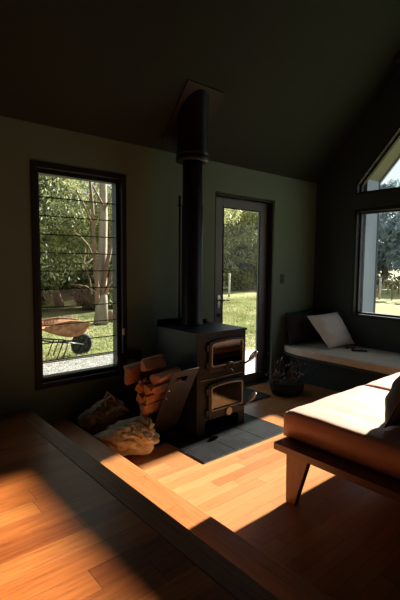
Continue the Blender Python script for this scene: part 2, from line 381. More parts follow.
# ---------------------------------------------------------------- door
d1 = thing('door_1', (3.69, YW, 0), 'narrow dark door with a full height glass pane, right of the stove', 'door', kind='structure')
b = nb(); box(b, DX0, DX0+.045, YW+.03, YW+T, 0, DZ1); box(b, DX1-.02, DX1, YW+.03, YW+T, 0, DZ1); box(b, DX0+.045, DX1-.02, YW+.03, YW+T, DZ1-.03, DZ1)
box(b, DX0+.045, DX1-.02, YW+.03, YW+T, -.02, .02)
obj('door_frame', b, 'frame', d1, .003)
leaf = nb(); LX0, LX1, LZ0, LZ1, LY0, LY1 = 3.30-.06, 4.165, .022, 2.238, YW+.095, YW+.135
GX0, GX1, GZa, GZb = 3.40, 4.03, .11, 2.13
box(leaf, LX0, GX0, LY0, LY1, LZ0, LZ1); box(leaf, GX1, LX1, LY0, LY1, LZ0, LZ1)
box(leaf, GX0, GX1, LY0, LY1, LZ0, GZa); box(leaf, GX0, GX1, LY0, LY1, GZb, LZ1)
lf = obj('door_leaf', leaf, 'doorgrey', d1, .004)
obj('glazing_bead', ring(nb(), GX0, GX1, GZa, GZb, .012, LY0-.006, LY0+.01), 'frame', lf, .002)
obj('glass_pane', box(nb(), GX0, GX1, LY0+.017, LY0+.023, GZa, GZb), 'glass', d1)
hx = 3.345
b = nb(); box(b, hx-.02, hx+.02, LY0-.008, LY0, .98, 1.13); tube(b, [(hx, LY0-.005, 1.07), (hx, LY0-.05, 1.07)], .010)
tube(b, [(hx-.004, LY0-.05, 1.07), (hx+.12, LY0-.05, 1.068)], [.010, .008]); obj('door_handle', b, 'chrome', d1)
b = nb(); tube(b, [(hx, LY0, .90), (hx, LY0-.02, .90)], .022, 16); obj('door_lock', b, 'black', d1)
# ---------------------------------------------------------------- gable windows
def yz_ring(bm, pts, w, x0, x1):
    """mitred frame following a convex yz polygon"""
    n = len(pts); P = [Vector((p[0], p[1])) for p in pts]
    ar = sum(P[i].x*P[(i+1) % n].y-P[(i+1) % n].x*P[i].y for i in range(n)); s = 1 if ar > 0 else -1
    inn = []
    for i in range(n):
        a, b_, c = P[i-1], P[i], P[(i+1) % n]
        d1_, d2_ = (b_-a).normalized(), (c-b_).normalized()
        n1, n2 = Vector((-d1_.y, d1_.x))*s, Vector((-d2_.y, d2_.x))*s
        k = (n1+n2)/(1+n1.dot(n2)); inn.append(b_+k*w)
    for i in range(n):
        j = (i+1) % n; prism(bm, [tuple(P[i]), tuple(P[j]), tuple(inn[j]), tuple(inn[i])], 0, x0, x1)
    return inn
w2 = thing('window_2', (XG, 1.0, GZ0), 'wide low gable window above the window seat, vineyard beyond', 'window', kind='structure')
b = nb(); yz_ring(b, [(GY0, GZ0), (GY1, GZ0), (GY1, GZ1), (GY0, GZ1)], .035, XG-.012, XG+.14); obj('window_frame', b, 'frame', w2, .003)
b = nb(); yz_ring(b, [(GY0+.035, GZ0+.035), (GY1-.035, GZ0+.035), (GY1-.035, GZ1-.035), (GY0+.035, GZ1-.035)], .022, XG+.06, XG+.11)
obj('sash', b, 'navy', w2, .002)
obj('window_pane', box(nb(), XG+.082, XG+.088, GY0+.05, GY1-.05, GZ0+.05, GZ1-.05), 'glass', w2)
w3 = thing('window_3', (XG, 1.0, TZ0), 'triangular gable window with sloping top under the eave', 'window', kind='structure')
OUT = [(GY0, TZ0), (GY1, TZ0), (GY1, TZ1), (GY0, pk)]
b = nb(); inn = yz_ring(b, OUT, .025, XG-.012, XG+.14); obj('window_frame', b, 'frame', w3)
b = nb(); in2 = yz_ring(b, [tuple(p) for p in inn], .02, XG+.06, XG+.11); obj('sash', b, 'frame', w3)
b = nb(); prism(b, [tuple(p) for p in in2], 0, XG+.082, XG+.088); obj('window_pane', b, 'glass', w3)

# ---------------------------------------------------------------- hearth
h = thing('hearth', (2.4, 3.0, 0), 'low black slate tiled hearth under and in front of the wood stove', 'hearth')
obj('mortar_bed', box(nb(), 2.04, 3.06, 2.325, YW, 0, .006), 'grout', h)
tw = 1.02/3
tm = None
yrows = [2.325, 2.56, 2.90, 3.2, YW]
for i in range(3):
    for j in range(4):
        b = nb(); box(b, 2.04+i*tw+.002, 2.04+(i+1)*tw-.002, yrows[j]+.002, yrows[j+1]-.002, .004, .010)
        obj('hearth_tile', b, 'tile', h, .002)
plate = nb(); box(plate, 1.49, 2.036, 2.80, YW-.02, 0, .012)
single('floor_plate', plate, 'black', (1.76, 3.15, 0), 'flat black steel floor plate under the firewood holder and canvas bags', 'hearth plate', bevel=.003)

dm = nb(); box(dm, 3.22, 3.70, 3.08, 3.47, 0, .014)  # thin black sheet laid over the floor boards
single('floor_sheet', dm, 'darkfab', (3.46, 3.28, 0), 'flat black sheet on the floor inside the glass door', 'floor_sheet', bevel=.005)
# ---------------------------------------------------------------- stove
SX0, SX1, SY0, SY1, SH = 2.292, 2.875, 2.715, 3.32, .905
st = thing('wood_stove', (2.58, 3.0, .010), 'black two-door wood stove with oven standing on the slate hearth', 'stove')
b = nb()
# hollow body: sides, back, shelves
box(b, SX0, SX0+.02, SY0, SY1, .010, SH-.02); box(b, SX1-.02, SX1, SY0, SY1, .010, SH-.02)
box(b, SX0+.02, SX1-.02, SY1-.02, SY1, .010, SH-.02)
FX0, FX1 = 2.425, 2.815
def face(z0, z1): box(b, SX0+.02, SX1-.02, SY0, SY0+.02, z0, z1)
face(.13, .20); face(.455, .60); face(.82, SH-.02)
for z0, z1 in ((.20, .455), (.60, .82)):
    box(b, SX0+.02, FX0, SY0, SY0+.02, z0, z1); box(b, FX1, SX1-.02, SY0, SY0+.02, z0, z1)
box(b, SX0+.02, SX1-.02, SY0+.02, SY1-.02, .13, .15); box(b, SX0+.02, SX1-.02, SY0+.02, SY1-.02, .50, .53)
prism(b, [(SX0+.02, .010), (2.385, .010), (2.385, .105), (2.40, .122), (2.43, .13), (SX0+.02, .13)], 1, SY0, SY0+.02)
prism(b, [(SX1-.02, .010), (SX1-.02, .13), (2.76, .13), (2.79, .122), (2.80, .105), (2.80, .010)], 1, SY0, SY0+.02)
obj('stove_body', b, 'steel', st, .003)
b = nb(); box(b, SX0-.008, SX1+.008, SY0-.012, SY1, SH-.02, SH); obj('hob_plate', b, 'steel', st, .004)
b = nb(); box(b, SX0+.01, SX1-.12, SY1-.012, SY1+.006, SH, SH+.055); obj('splash_rail', b, 'steel', st, .003)
b = nb(); box(b, SX0+.03, SX1-.03, SY0-.008, SY0, .492, .500); tag(obj('divider_strip', b, 'chrome', st, .002), 'bright thin trim strip')
b = nb(); box(b, SX0+.025, SX1-.025, SY0+.35, SY0+.36, .155, .495); box(b, FX0-.02, FX0-.012, SY0+.03, SY0+.35, .155, .495)
obj('fire_bricks', b, 'brick', st)
b = nb(); box(b, SX0+.03, SX1-.03, SY0+.10, SY0+.45, .695, .700); obj('oven_shelf', b, 'cast', st)
b = nb(); box(b, SX0+.021, SX1-.021, SY1-.05, SY1-.021, .53, SH-.021); obj('oven_lining', b, 'inside', st)
def stove_door(z0, z1, gz0, gz1, label):
    X0, X1, gx0, gx1 = 2.405, 2.833, 2.437, 2.806
    def outline(x0, x1, a, c, arch, r=.028, n=5):
        P = []
        for cx, cz_, s0 in ((x0+r, a+r, PI), (x1-r, a+r, 1.5*PI)):
            P += [(cx+r*math.cos(s0+.5*PI*k/n), cz_+r*math.sin(s0+.5*PI*k/n)) for k in range(n+1)]
        ct = c-arch
        P += [(x1-r+r*math.cos(.5*PI*k/n), ct-r+r*math.sin(.5*PI*k/n)) for k in range(n+1)]
        for k in range(1, 8):
            t = k/8; P.append((x1-r+(x0-x1+2*r)*t, ct+arch*math.sin(PI*t)))
        P += [(x0+r+r*math.cos(.5*PI+.5*PI*k/n), ct-r+r*math.sin(.5*PI+.5*PI*k/n)) for k in range(n+1)]
        return P
    def bridge(b, O, I, y0, y1):
        n = len(O)
        V = [[b.verts.new((p[0], y, p[1])) for p in L] for L, y in ((O, y0), (I, y0), (I, y1), (O, y1))]
        for q in range(4):
            A, B = V[q], V[(q+1) % 4]
            for k in range(n): b.faces.new((A[k], A[(k+1) % n], B[(k+1) % n], B[k]))
    b = nb(); O = outline(X0, X1, z0, z1, .012); I = outline(gx0, gx1, gz0, gz1, .012, .02); bridge(b, O, I, SY0-.028, SY0-.002)
    dr = tag(obj('stove_door', b, 'cast', st, .005, 2), label)
    b = nb(); O2 = outline(gx0-.009, gx1+.009, gz0-.009, gz1+.009, .012, .024); I2 = outline(gx0+.002, gx1-.002, gz0+.002, gz1-.002, .012, .02)
    bridge(b, O2, I2, SY0-.036, SY0-.026); obj('door_rim', b, 'rim', dr, .003)
    b = nb(); P = outline(gx0-.004, gx1+.004, gz0-.004, gz1+.004, .012, .02)
    prism(b, P, 1, SY0-.018, SY0-.014); obj('door_glass', b, 'stoveglass', dr)
    for z in (z0+.06, z1-.07): obj('hinge', box(nb(), X0-.022, X0+.004, SY0-.022, SY0-.002, z-.028, z+.028), 'cast', dr, .003)
    # spring handle on the right
    zc = gz0-.020
    b = nb(); tube(b, [(X1-.06, SY0-.036, zc), (X1-.01, SY0-.05, zc), (X1+.035, SY0-.06, zc+.02)], .009)
    sp = []; a0, a1 = Vector((X1+.035, SY0-.06, zc+.02)), Vector((X1+.105, SY0-.085, zc+.10))
    ax = (a1-a0); u_ = ax.cross(Vector((0, 1, 0))).normalized(); v_ = ax.cross(u_).normalized()
    tube(b, [a0, a1], .006)
    hd = obj('handle_rod', b, 'cast', dr)
    for k in range(121):
        t = k/120; rr = .012+.009*math.sin(PI*t); sp.append(a0+ax*t+u_*rr*math.cos(t*24*PI)+v_*rr*math.sin(t*24*PI))
    b = nb(); tube(b, sp, .0040, 5); obj('coil_spring', b, 'chrome', hd)
    return dr
du = stove_door(.560, .840, .612, .815, 'upper oven door with arched glass')
dl = stove_door(.142, .462, .222, .435, 'lower fire door with arched glass')
b = nb(); cx, zc = 2.63, .575
for r0, y0, y1 in ((.034, SY0-.045, SY0-.030),): tube(b, [(cx, y0, zc), (cx, y1, zc)], r0, 24)
for k in range(17):
    pass
ringp = [(cx+.040*math.cos(2*PI*k/24), SY0-.048, zc+.022+.030*math.sin(2*PI*k/24)) for k in range(25)]
tube(b, ringp, .006, 6, cap=False); tube(b, [(cx+.005, SY0-.05, zc), (cx+.04, SY0-.06, zc-.045)], .006)
tag(obj('oven_latch', b, 'cast', du), 'dark round latch with a loop')
b = nb(); cx, zc = 2.635, .180
tube(b, [(cx, SY0-.040, zc), (cx, SY0-.028, zc)], .040, 28)
tag(obj('air_dial_rim', b, 'cast', dl), 'dark iron rim of the dial')
b = nb(); tube(b, [(cx, SY0-.046, zc), (cx, SY0-.040, zc)], .034, 28)
for k in range(6):
    a = k*PI/3; tube(b, [(cx+.020*math.cos(a), SY0-.048, zc+.020*math.sin(a)), (cx+.020*math.cos(a), SY0-.045, zc+.020*math.sin(a))], .005, 8)
tag(obj('air_dial', b, 'brass', dl), 'round brass air dial')
# flue
b = nb(); fx, fy = 2.625, 3.20
lathe(b, [(.115, SH), (.115, SH+.012), (.106, SH+.018), (.106, SH+.03), (.100, SH+.034), (.100, 2.035), (.094, 2.04), (.094, 2.60)], fx, fy, 48)
obj('flue_pipe', b, 'flue', st)
b = nb(); tube(b, [(fx-.120, fy+.04, SH+.0), (fx-.120, fy+.04, 2.12)], .010, 8); box(b, fx-.14, fx-.09, fy+.03, fy+.05, 2.02, 2.035)
obj('flue_shield_edge', b, 'flue', st)
b = nb(); tube(b, [(2.80, 3.20, SH), (2.80, 3.20, SH+.03)], .022, 16); box(b, 2.785, 2.83, 3.19, 3.21, SH+.03, SH+.038); obj('hob_vent', b, 'steel', st)
fc = thing('flue_casing', (fx, fy, 2.44), 'wide black flue casing with its square plate on the sloping ceiling', 'flue casing')
b = nb()
prof = [(.096, 2.44), (.156, 2.44), (.160, 2.45), (.160, 2.475), (.152, 2.48), (.152, 2.495), (.156, 2.50), (.156, 2.515)]
seg = 48; rings = []
for r, z in prof: rings.append([b.verts.new((fx+r*math.cos(2*PI*k/seg), fy+r*math.sin(2*PI*k/seg), z)) for k in range(seg)])
rings.append([b.verts.new((fx+.150*math.cos(2*PI*k/seg), fy+.150*math.sin(2*PI*k/seg), 2.53)) for k in range(seg)])
rings.append([b.verts.new((fx+.150*math.cos(2*PI*k/seg), fy+.150*math.sin(2*PI*k/seg), cz(fy+.150*math.sin(2*PI*k/seg))-.004)) for k in range(seg)])
for A, B in zip(rings, rings[1:]):
    for k in range(seg): b.faces.new((A[k], A[(k+1) % seg], B[(k+1) % seg], B[k])).smooth = True
obj('casing_tube', b, 'flue', fc)
b = nb(); y0, y1 = 3.40, 3.045-.0
y1 = 3.04
y1 = 2.98
nrm = Vector((0, -SL, -1)).normalized()
P = [(x, y, cz(y)) for x, y in ((2.43, 3.42), (2.87, 3.42), (2.87, 3.04), (2.43, 3.04))]
A = [b.verts.new(p) for p in P]; B = [b.verts.new(Vector(p)+nrm*.014) for p in P]
b.faces.new(A); b.faces.new(B[::-1])
for i in range(4): b.faces.new((A[i], B[i], B[(i+1) % 4], A[(i+1) % 4]))
obj('ceiling_plate', b, mat('brown_black_plate', (.012, .009, .008), (.018, .013, .011), 5, .6), fc)

# ---------------------------------------------------------------- firewood holder
fh = thing('firewood_holder', (2.06, 3.0, .012), 'curved dark steel firewood holder with slot handle, left of the stove', 'firewood holder')
prof = [(2.570, .665), (2.590, .628), (2.600, .610), (2.612, .590), (2.629, .560), (2.665, .49), (2.715, .40), (2.76, .31), (2.80, .22), (2.85, .13), (2.92, .065), (3.0, .045), (3.08, .065), (3.16, .13), (3.23, .24), (3.31, .40), (3.40, .60), (3.43, .665)]
xs = [1.93, 1.985, 2.10, 2.19]
b = nb(); V = [[b.verts.new((x, y, z)) for x in xs] for y, z in prof]
for i in range(len(prof)-1):
    for j in range(3):
        if j == 1 and i in (2, 3, len(prof)-3): continue
        b.faces.new((V[i][j], V[i][j+1], V[i+1][j+1], V[i+1][j]))
obj('curved_sling', b, 'steelholder', fh, solid=.006)
for x in (1.95, 2.17):
    b = nb(); box(b, x-.01, x+.01, 2.84, 3.16, .012, .030); box(b, x-.01, x+.01, 2.98, 3.02, .030, .044); obj('foot_rail', b, 'steelholder', fh, .002)
for y in (2.66, 2.70):
    b = nb(); tube(b, [(1.955, y, .50+(2.66-y)*1.8), (1.955, y-.010, .497+(2.66-y)*1.8)], .006, 8); obj('rivet', b, 'chrome', fh)

# split logs: profile in the yz plane, extruded along x
def log(y, z, r, x0, length, shape, rot, label, group=None, pale=False, yaw=None):
    if yaw is None: yaw = .15+.3*abs(math.sin(y*37+z*51))
    y -= yaw*.03
    rnd = random.Random(int(y*1000)+int(z*777))
    if shape == 'wedge': base = [(-1, -.55), (-.6, -.7), (.1, -.8), (.8, -.62), (1, -.3), (.7, .35), (.2, .95), (-.15, 1.0), (-.6, .35)]
    elif shape == 'quarter': base = [(-1, -1), (.2, -1.05), (1.05, -.9), (1.0, -.2), (.6, .55), (-.05, .95), (-.8, 1.05), (-.95, .1)]
    elif shape == 'slab': base = [(-1.3, -.5), (-.3, -.62), (.7, -.55), (1.3, -.4), (1.25, .45), (.3, .62), (-.8, .5), (-1.35, .4)]
    else: base = [(math.cos(2*PI*k/10), math.sin(2*PI*k/10)) for k in range(10)]
    base = [(a+rnd.uniform(-.1, .1), c+rnd.uniform(-.1, .1)) for a, c in base]
    ca, sa = math.cos(rot), math.sin(rot)
    pts = [((a*ca-c*sa)*r, (a*sa+c*ca)*r) for a, c in base]
    b = nb(); n = len(pts); rings = []; NS = 7
    for k in range(NS):
        t = k/(NS-1); xx = x0+length*t; rings.append([])
        for i, (a, c) in enumerate(pts):
            w = 1+.10*noise.noise(Vector((t*3+y*9, i*.9, z*7)))
            dx = rnd.uniform(-.006, .006) if k in (0, NS-1) else 0
            rings[-1].append(b.verts.new((xx+dx, y+a*w+yaw*(t-.0)*length, z+c*w)))
    for A, B in zip(rings, rings[1:]):
        for i in range(n):
            f = b.faces.new((A[i], A[(i+1) % n], B[(i+1) % n], B[i])); f.material_index = 2 if (pale and i in (0, 1, 2)) else 0
    f = b.faces.new(rings[0]); f.material_index = 1; f = b.faces.new(rings[-1][::-1]); f.material_index = 1
    return single('firewood_log', b, ['bark', 'logend', 'logsunlit'], (x0+length/2, y, z), label, 'firewood log', group, bevel=.003)
G = 'split firewood in the steel holder'
log(2.955, .680, .034, 1.905, .22, 'quarter', .2, 'split log lying highest at the back of the firewood pile, its long side showing', G)
log(2.865, .665, .046, 1.850, .20, 'wedge', -.25, 'thick reddish split log on top of the pile, nearest the wood stove', G, yaw=.02)
log(3.040, .622, .034, 1.795, .34, 'quarter', .9, 'small square-ended log poking out furthest left at the top of the pile', G)
log(2.965, .575, .045, 1.745, .36, 'slab', 1.45, 'upright slab-ended log at the left end of the pile, below the small square log', G)
log(2.770, .585, .044, 1.880, .30, 'quarter', .5, 'split log in the middle of the pile, just under the thick top log', G)
log(2.690, .608, .030, 1.860, .22, 'slab', .1, 'short log with a split face coloured as if sunlit, beside the top left of the slotted plate', G, pale=True)
log(2.870, .495, .040, 1.800, .36, 'wedge', 2.2, 'split log at the left of the pile, directly under the upright slab-ended log', G)
log(2.790, .500, .037, 1.830, .33, 'quarter', 1.1, 'log at the centre of the firewood pile', G)
log(2.718, .500, .030, 1.850, .33, 'wedge', 0.1, 'log against the left edge of the slotted plate, halfway down', G)
log(2.880, .410, .037, 1.815, .35, 'quarter', 1.9, 'log low on the left of the pile, just above the dark canvas bag', G)
log(2.800, .418, .036, 1.825, .35, 'wedge', .7, 'log in the second lowest row, in the middle', G)
log(2.850, .330, .036, 1.830, .35, 'quarter', .3, 'log near the bottom of the pile, behind the canvas bags', G)
log(2.900, .255, .035, 1.850, .33, 'wedge', 1.3, 'lowest visible log of the pile, just above the bags', G)
for (y, z) in ((3.10, .545), (3.00, .50), (3.09, .455), (3.00, .405), (3.17, .50), (3.10, .375), (3.02, .32), (3.09, .275), (3.03, .225), (3.00, .14)):
    log(y, z, .029, 1.965, .22, 'quarter', y*9, 'split log buried in the heart of the firewood pile', G, yaw=.02)

# ---------------------------------------------------------------- soft sacks
def sack(c, rx, ry, rz, seed, yaw=0, pleats=5, depth=.22, zmin=.013):
    """slumped cloth sack: sharp pleats gathered towards a tilted mouth, flattened where it rests"""
    b = nb(); bmesh.ops.create_icosphere(b, subdivisions=6, radius=1)
    ca, sa = math.cos(yaw), math.sin(yaw); sv = Vector((seed, seed*2.1, seed*.7))
    axis = Vector((-.55, .1, .83)).normalized(); e1 = axis.cross(Vector((0, 1, 0))).normalized(); e2 = axis.cross(e1)
    for v in b.verts:
        d = v.co.normalized(); h_ = d.dot(axis); ph_ = math.atan2(d.dot(e2), d.dot(e1))
        cs = Vector((math.cos(ph_), math.sin(ph_), 0))
        w = noise.noise(Vector((d.x*1.7, d.y*1.7, d.z*1.7))+sv)
        a = pleats*ph_ + 3.2*w + 1.2*h_
        r1 = abs(math.sin(a))**.55
        r2 = abs(math.sin(a*2.0+1.3+4*noise.noise(d*2.3+sv*2)))**.7
        r3 = 1-abs(noise.noise(d*5+sv*3))*2
        amp = max(.15, 1-h_*h_)
        k = 1+depth*amp*(r1-.75)+depth*.38*amp*(r2-.6)+.05*(r3-.5)+.18*w
        k *= 1-.35*max(0, h_-.55)/.45            # drawn in at the mouth
        p = Vector((d.x*rx*k, d.y*ry*k, d.z*rz*k))
        v.co = Vector((c[0]+p.x*ca-p.y*sa, c[1]+p.x*sa+p.y*ca, c[2]+p.z))
        if v.co.z < zmin: v.co.z = zmin+.0004*noise.noise(d*9)
    return b
bg1 = thing('canvas_bag', (1.77, 2.78, .012), 'crumpled pale cream canvas bag slumped on the floor in front of the firewood', 'bag')
b = sack((1.70, 2.865, .13), .235, .16, .150, 4.3, yaw=-.70, pleats=4.5, depth=.30)
obj('bag_body', b, 'canvas', bg1, smooth=True)
for P_ in ([(1.80, 2.735, .13), (1.79, 2.71, .19), (1.82, 2.72, .25), (1.85, 2.78, .27), (1.83, 2.84, .25)], [(1.64, 2.83, .20), (1.62, 2.79, .16), (1.64, 2.76, .10), (1.69, 2.74, .06)]):
    b = nb(); tube(b, P_, .009, 8); obj('bag_strap', b, 'strap', bg1)
bg2 = thing('canvas_bag', (1.70, 3.12, .012), 'dark khaki canvas bag behind the cream one, under the louvre window', 'bag')
b = sack((1.665, 3.22, .185), .18, .13, .19, 9.1, yaw=-.5, pleats=4, depth=.25)
obj('bag_body', b, 'canvas2', bg2, smooth=True)
b = nb(); tube(b, [(1.63, 3.08, .33), (1.62, 3.08, .40), (1.66, 3.10, .435), (1.70, 3.10, .40), (1.72, 3.08, .35)], .009, 8); obj('bag_strap', b, 'canvas2', bg2)
b = nb(); pts = [(1.60+.2*k/10, 3.02+.015*math.sin(k), .27+.05*math.sin(PI*k/10)+.01*math.sin(k*2.2)) for k in range(11)]; tube(b, pts, .013, 8); obj('rolled_flap', b, 'canvas2', bg2)

# ---------------------------------------------------------------- cushions
def sheet_cushion(bm, x0, x1, y0, y1, z0, z1, r=.03, nx=24, ny=16, crown=.012, wr=.004, seed=0):
    """box cushion with rounded edges and a crowned top"""
    def surf(u, v, top):
        e = (1-abs(2*u-1)**22)*(1-abs(2*v-1)**22)
        x = x0+(x1-x0)*u; y = y0+(y1-y0)*v
        w = wr*noise.noise(Vector((x*7+seed, y*7, 1)))+wr*.6*noise.noise(Vector((x*17, y*4+seed, 3)))
        if top: return (x, y, z1-r+(r+crown*math.sin(PI*u)*math.sin(PI*v)+w)*max(0, e)**.5)
        return (x, y, z0+r*.5-r*.5*max(0, e)**.5)
    def grid(top):
        return [[bm.verts.new(surf(i/nx, j/ny, top)) for j in range(ny+1)] for i in range(nx+1)]
    A, B = grid(True), grid(False)
    for G_, fl in ((A, 0), (B, 1)):
        for i in range(nx):
            for j in range(ny): bm.faces.new((G_[i][j], G_[i+1][j], G_[i+1][j+1], G_[i][j+1]))
    loop = [(i, 0) for i in range(nx)]+[(nx, j) for j in range(ny)]+[(i, ny) for i in range(nx, 0, -1)]+[(0, j) for j in range(ny, 0, -1)]
    n = len(loop)
    for k in range(n):
        a, c = loop[k], loop[(k+1) % n]
        bm.faces.new((A[a[0]][a[1]], A[c[0]][c[1]], B[c[0]][c[1]], B[a[0]][a[1]]))
    return bm
def pillow(bm, c00, c10, c11, c01, th, n=26, seed=0, pinch=.06, wr=.006):
    c = [Vector(p) for p in (c00, c10, c11, c01)]
    nrm = (c[1]-c[0]).cross(c[3]-c[0]).normalized()
    mid = sum(c, Vector())/4
    def P(u, v, s):
        pu = u+.0; q = c[0]*(1-u)*(1-v)+c[1]*u*(1-v)+c[2]*u*v+c[3]*(1-u)*v
        a, d = 2*u-1, 2*v-1
        k = pinch*(1-a*a)*abs(d)**3+pinch*(1-d*d)*abs(a)**3      # edges bow inwards
        q = q+(mid-q)*k
        e = max(0, (1-a**4)*(1-d**4))**.62
        w = wr*noise.noise(Vector((u*6+seed, v*6, s)))*2*e + wr*noise.noise(Vector((u*14, v*9+seed, s*2)))*e
        return q+nrm*s*(th*.5*e)+nrm*w
    G_ = {}
    for s in (1, -1):
        for i in range(n+1):
            for j in range(n+1):
                edge = i in (0, n) or j in (0, n)
                if edge and s == -1: G_[(i, j, s)] = G_[(i, j, 1)]
                else: G_[(i, j, s)] = bm.verts.new(P(i/n, j/n, s))
        for i in range(n):
            for j in range(n):
                f = bm.faces.new((G_[(i, j, s)], G_[(i+1, j, s)], G_[(i+1, j+1, s)], G_[(i, j+1, s)]))
    edge = [P(i/n, 0, 1) for i in range(n)]+[P(1, j/n, 1) for j in range(n)]+[P(i/n, 1, 1) for i in range(n, 0, -1)]+[P(0, j/n, 1) for j in range(n, -1, -1)]
    return edge

# window seat: base panel, cushion with rounded left end
ws = thing('window_seat', (4.7, 1.5, 0), 'built-in window seat with a long oatmeal cushion below the gable windows', 'window seat')
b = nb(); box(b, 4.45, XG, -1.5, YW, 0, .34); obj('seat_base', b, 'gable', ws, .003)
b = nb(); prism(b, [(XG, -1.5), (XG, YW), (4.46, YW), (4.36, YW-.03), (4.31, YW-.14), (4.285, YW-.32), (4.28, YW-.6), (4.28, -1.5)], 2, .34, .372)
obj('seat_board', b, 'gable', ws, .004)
b = nb(); prism(b, [(XG-.01, -1.49), (XG-.01, YW-.01), (4.47, YW-.01), (4.385, YW-.04), (4.325, YW-.12), (4.29, YW-.24), (4.275, YW-.40), (4.27, YW-.7), (4.27, -1.49)], 2, .374, .458)
obj('seat_cushion', b, 'oatmeal', ws, .014, 4)
# dark cushions stacked in the corner
b = nb(); e = pillow(b, (4.34, 3.33, .47), (4.92, 3.36, .47), (4.93, 3.44, .885), (4.37, 3.44, .87), .16, seed=3)
single('scatter_cushion', b, 'darkfab', (4.66, 3.36, .46), 'black square cushion propped in the corner behind the pale one', 'cushion', smooth=True)
p2 = thing('scatter_cushion', (4.72, 3.0, .46), 'pale grey linen cushion leaning on the black one on the window seat', 'cushion')
b = nb(); e = pillow(b, (4.52, 2.88, .49), (5.02, 2.84, .485), (5.00, 3.09, .870), (4.57, 3.25, .830), .13, seed=5, pinch=.05)
obj('cushion_cover', b, 'linen', p2, smooth=True)
b = nb(); tube(b, e, .005, 6, cap=False); obj('piping', b, 'linen', p2)
ph = thing('mobile_phone', (4.76, 2.66, .459), 'black mobile phone lying flat on the oatmeal window seat', 'phone')
b = nb(); V = Vector
def obox(bm, c, ux, uy, z0, z1):
    c = Vector(c); ux = Vector(ux); uy = Vector(uy)
    P = [c-ux-uy, c+ux-uy, c+ux+uy, c-ux+uy]
    A = [bm.verts.new((p.x, p.y, z0)) for p in P]; B = [bm.verts.new((p.x, p.y, z1)) for p in P]
    bm.faces.new(A[::-1]); bm.faces.new(B)
    for i in range(4): bm.faces.new((A[i], A[(i+1) % 4], B[(i+1) % 4], B[i]))
obox(b, (4.75, 2.62, 0), (.05, -.075, 0), (.032, .022, 0), .459, .467); obj('phone_body', b, 'black', ph, .003)
b = nb(); obox(b, (4.75, 2.62, 0), (.047, -.071, 0), (.029, .020, 0), .467, .4685); obj('phone_screen', b, 'phone', ph)
sg = thing('sunglasses', (4.77, 2.72, .459), 'small black folded sunglasses beside the pale cushion', 'sunglasses')
b = nb()
for k in (-1, 1):
    cx_, cy_ = 4.775+k*.022, 2.755-k*.026
    ring_ = [(cx_+.020*math.cos(a), cy_-.022*math.cos(a), .484+.022*math.sin(a)) for a in [2*PI*q/14 for q in range(15)]]
    tube(b, ring_, .004, 6, cap=False)
    prism(b, [(cx_-.014, .470), (cx_+.014, .470), (cx_+.014, .50), (cx_-.014, .50)], 1, cy_-.002, cy_+.002)
obj('lens_frame', b, 'black', sg)
b = nb(); tube(b, [(4.735, 2.80, .49), (4.80, 2.79, .470), (4.83, 2.76, .465)], .004); tube(b, [(4.815, 2.71, .49), (4.78, 2.70, .475), (4.75, 2.72, .464)], .004); obj('arm', b, 'black', sg)

# twigs in a pot beneath the left end of the seat
tp = thing('twig_basket', (3.93, 3.05, 0), 'black basket of dry dusty twigs on the floor before the window seat corner', 'dried plant')
b = nb(); lathe(b, [(.15, 0), (.17, .01), (.195, .08), (.20, .15), (.19, .155), (.175, .14), (.165, .10)], 3.93, 3.05, 32); obj('basket', b, 'darkfab', tp)
b = nb(); lb = nb(); rn = random.Random(5)
for k in range(26):
    a = rn.uniform(0, 2*PI); el = rn.uniform(.35, 1.3); L = rn.uniform(.18, .32)
    p = Vector((3.93+.09*math.cos(a), 3.05+.09*math.sin(a), .13)); pts = [p]
    for s in range(4):
        d = Vector((math.cos(a)*math.cos(el), math.sin(a)*math.cos(el), math.sin(el)))*L/4
        pts.append(pts[-1]+d); a += rn.uniform(-.5, .5); el += rn.uniform(-.5, .3)
        if rn.random() < .6:
            q = pts[-1]; dd = Vector((rn.uniform(-1, 1), rn.uniform(-1, 1), rn.uniform(-.2, 1))).normalized()*.06; tube(b, [q, q+dd], [.002, .001], 4)
            if rn.random() < .8:
                s1 = dd.cross(Vector((0, 0, 1))).normalized()*.011; t_ = q+dd
                vv = [lb.verts.new(t_), lb.verts.new(t_+dd*.35+s1), lb.verts.new(t_+dd*.8), lb.verts.new(t_+dd*.35-s1)]; lb.faces.new(vv)
    tube(b, pts, [.003, .0026, .002, .0017, .001], 5)
obj('twigs', b, 'twig', tp); obj('dry_leaves', lb, 'leafdry', tp)

# ---------------------------------------------------------------- sofa
sf = thing('daybed_sofa', (3.05, 1.2, 0), 'low timber framed sofa with tan leather seat cushions facing the stove', 'sofa')
b = nb(); box(b, 2.025, 4.15, .62, 1.66, .352, .398); obj('seat_frame', b, 'timber', sf, .004)
for (x, y, sy) in ((2.10, 1.62, 1), (2.10, .66, -1), (4.03, 1.62, 1), (4.03, .66, -1)):
    b = nb(); prism(b, [(y, .352), (y-sy*.175, .352), (y-sy*.072, .004), (y-sy*.006, .004)], 0, x, x+.042)
    lg = obj('leg', b, 'timber_leg', sf, .004)
    b = nb(); prism(b, [(y-sy*.010, .006), (y-sy*.066, .006), (y-sy*.066, .0), (y-sy*.010, .0)], 0, x+.004, x+.038); obj('foot_pad', b, 'black', lg)
for x0, x1, s in ((2.13, 3.075, 1), (3.085, 4.06, 2)):
    b = nb(); sheet_cushion(b, x0, x1, .80, 1.668, .400, .578, .022, 44, 38, .010, .005, s)
    cu_ = obj('seat_cushion', b, 'leather', sf, smooth=True)
    pp = [(x0+.004, .82, .497), (x0+.004, 1.73, .497), (x1-.004, 1.73, .497), (x1-.004, .82, .497)]
b = nb(); box(b, 2.05, 4.12, .60, .66, .398, .82); obj('back_frame', b, 'timber', sf, .006)
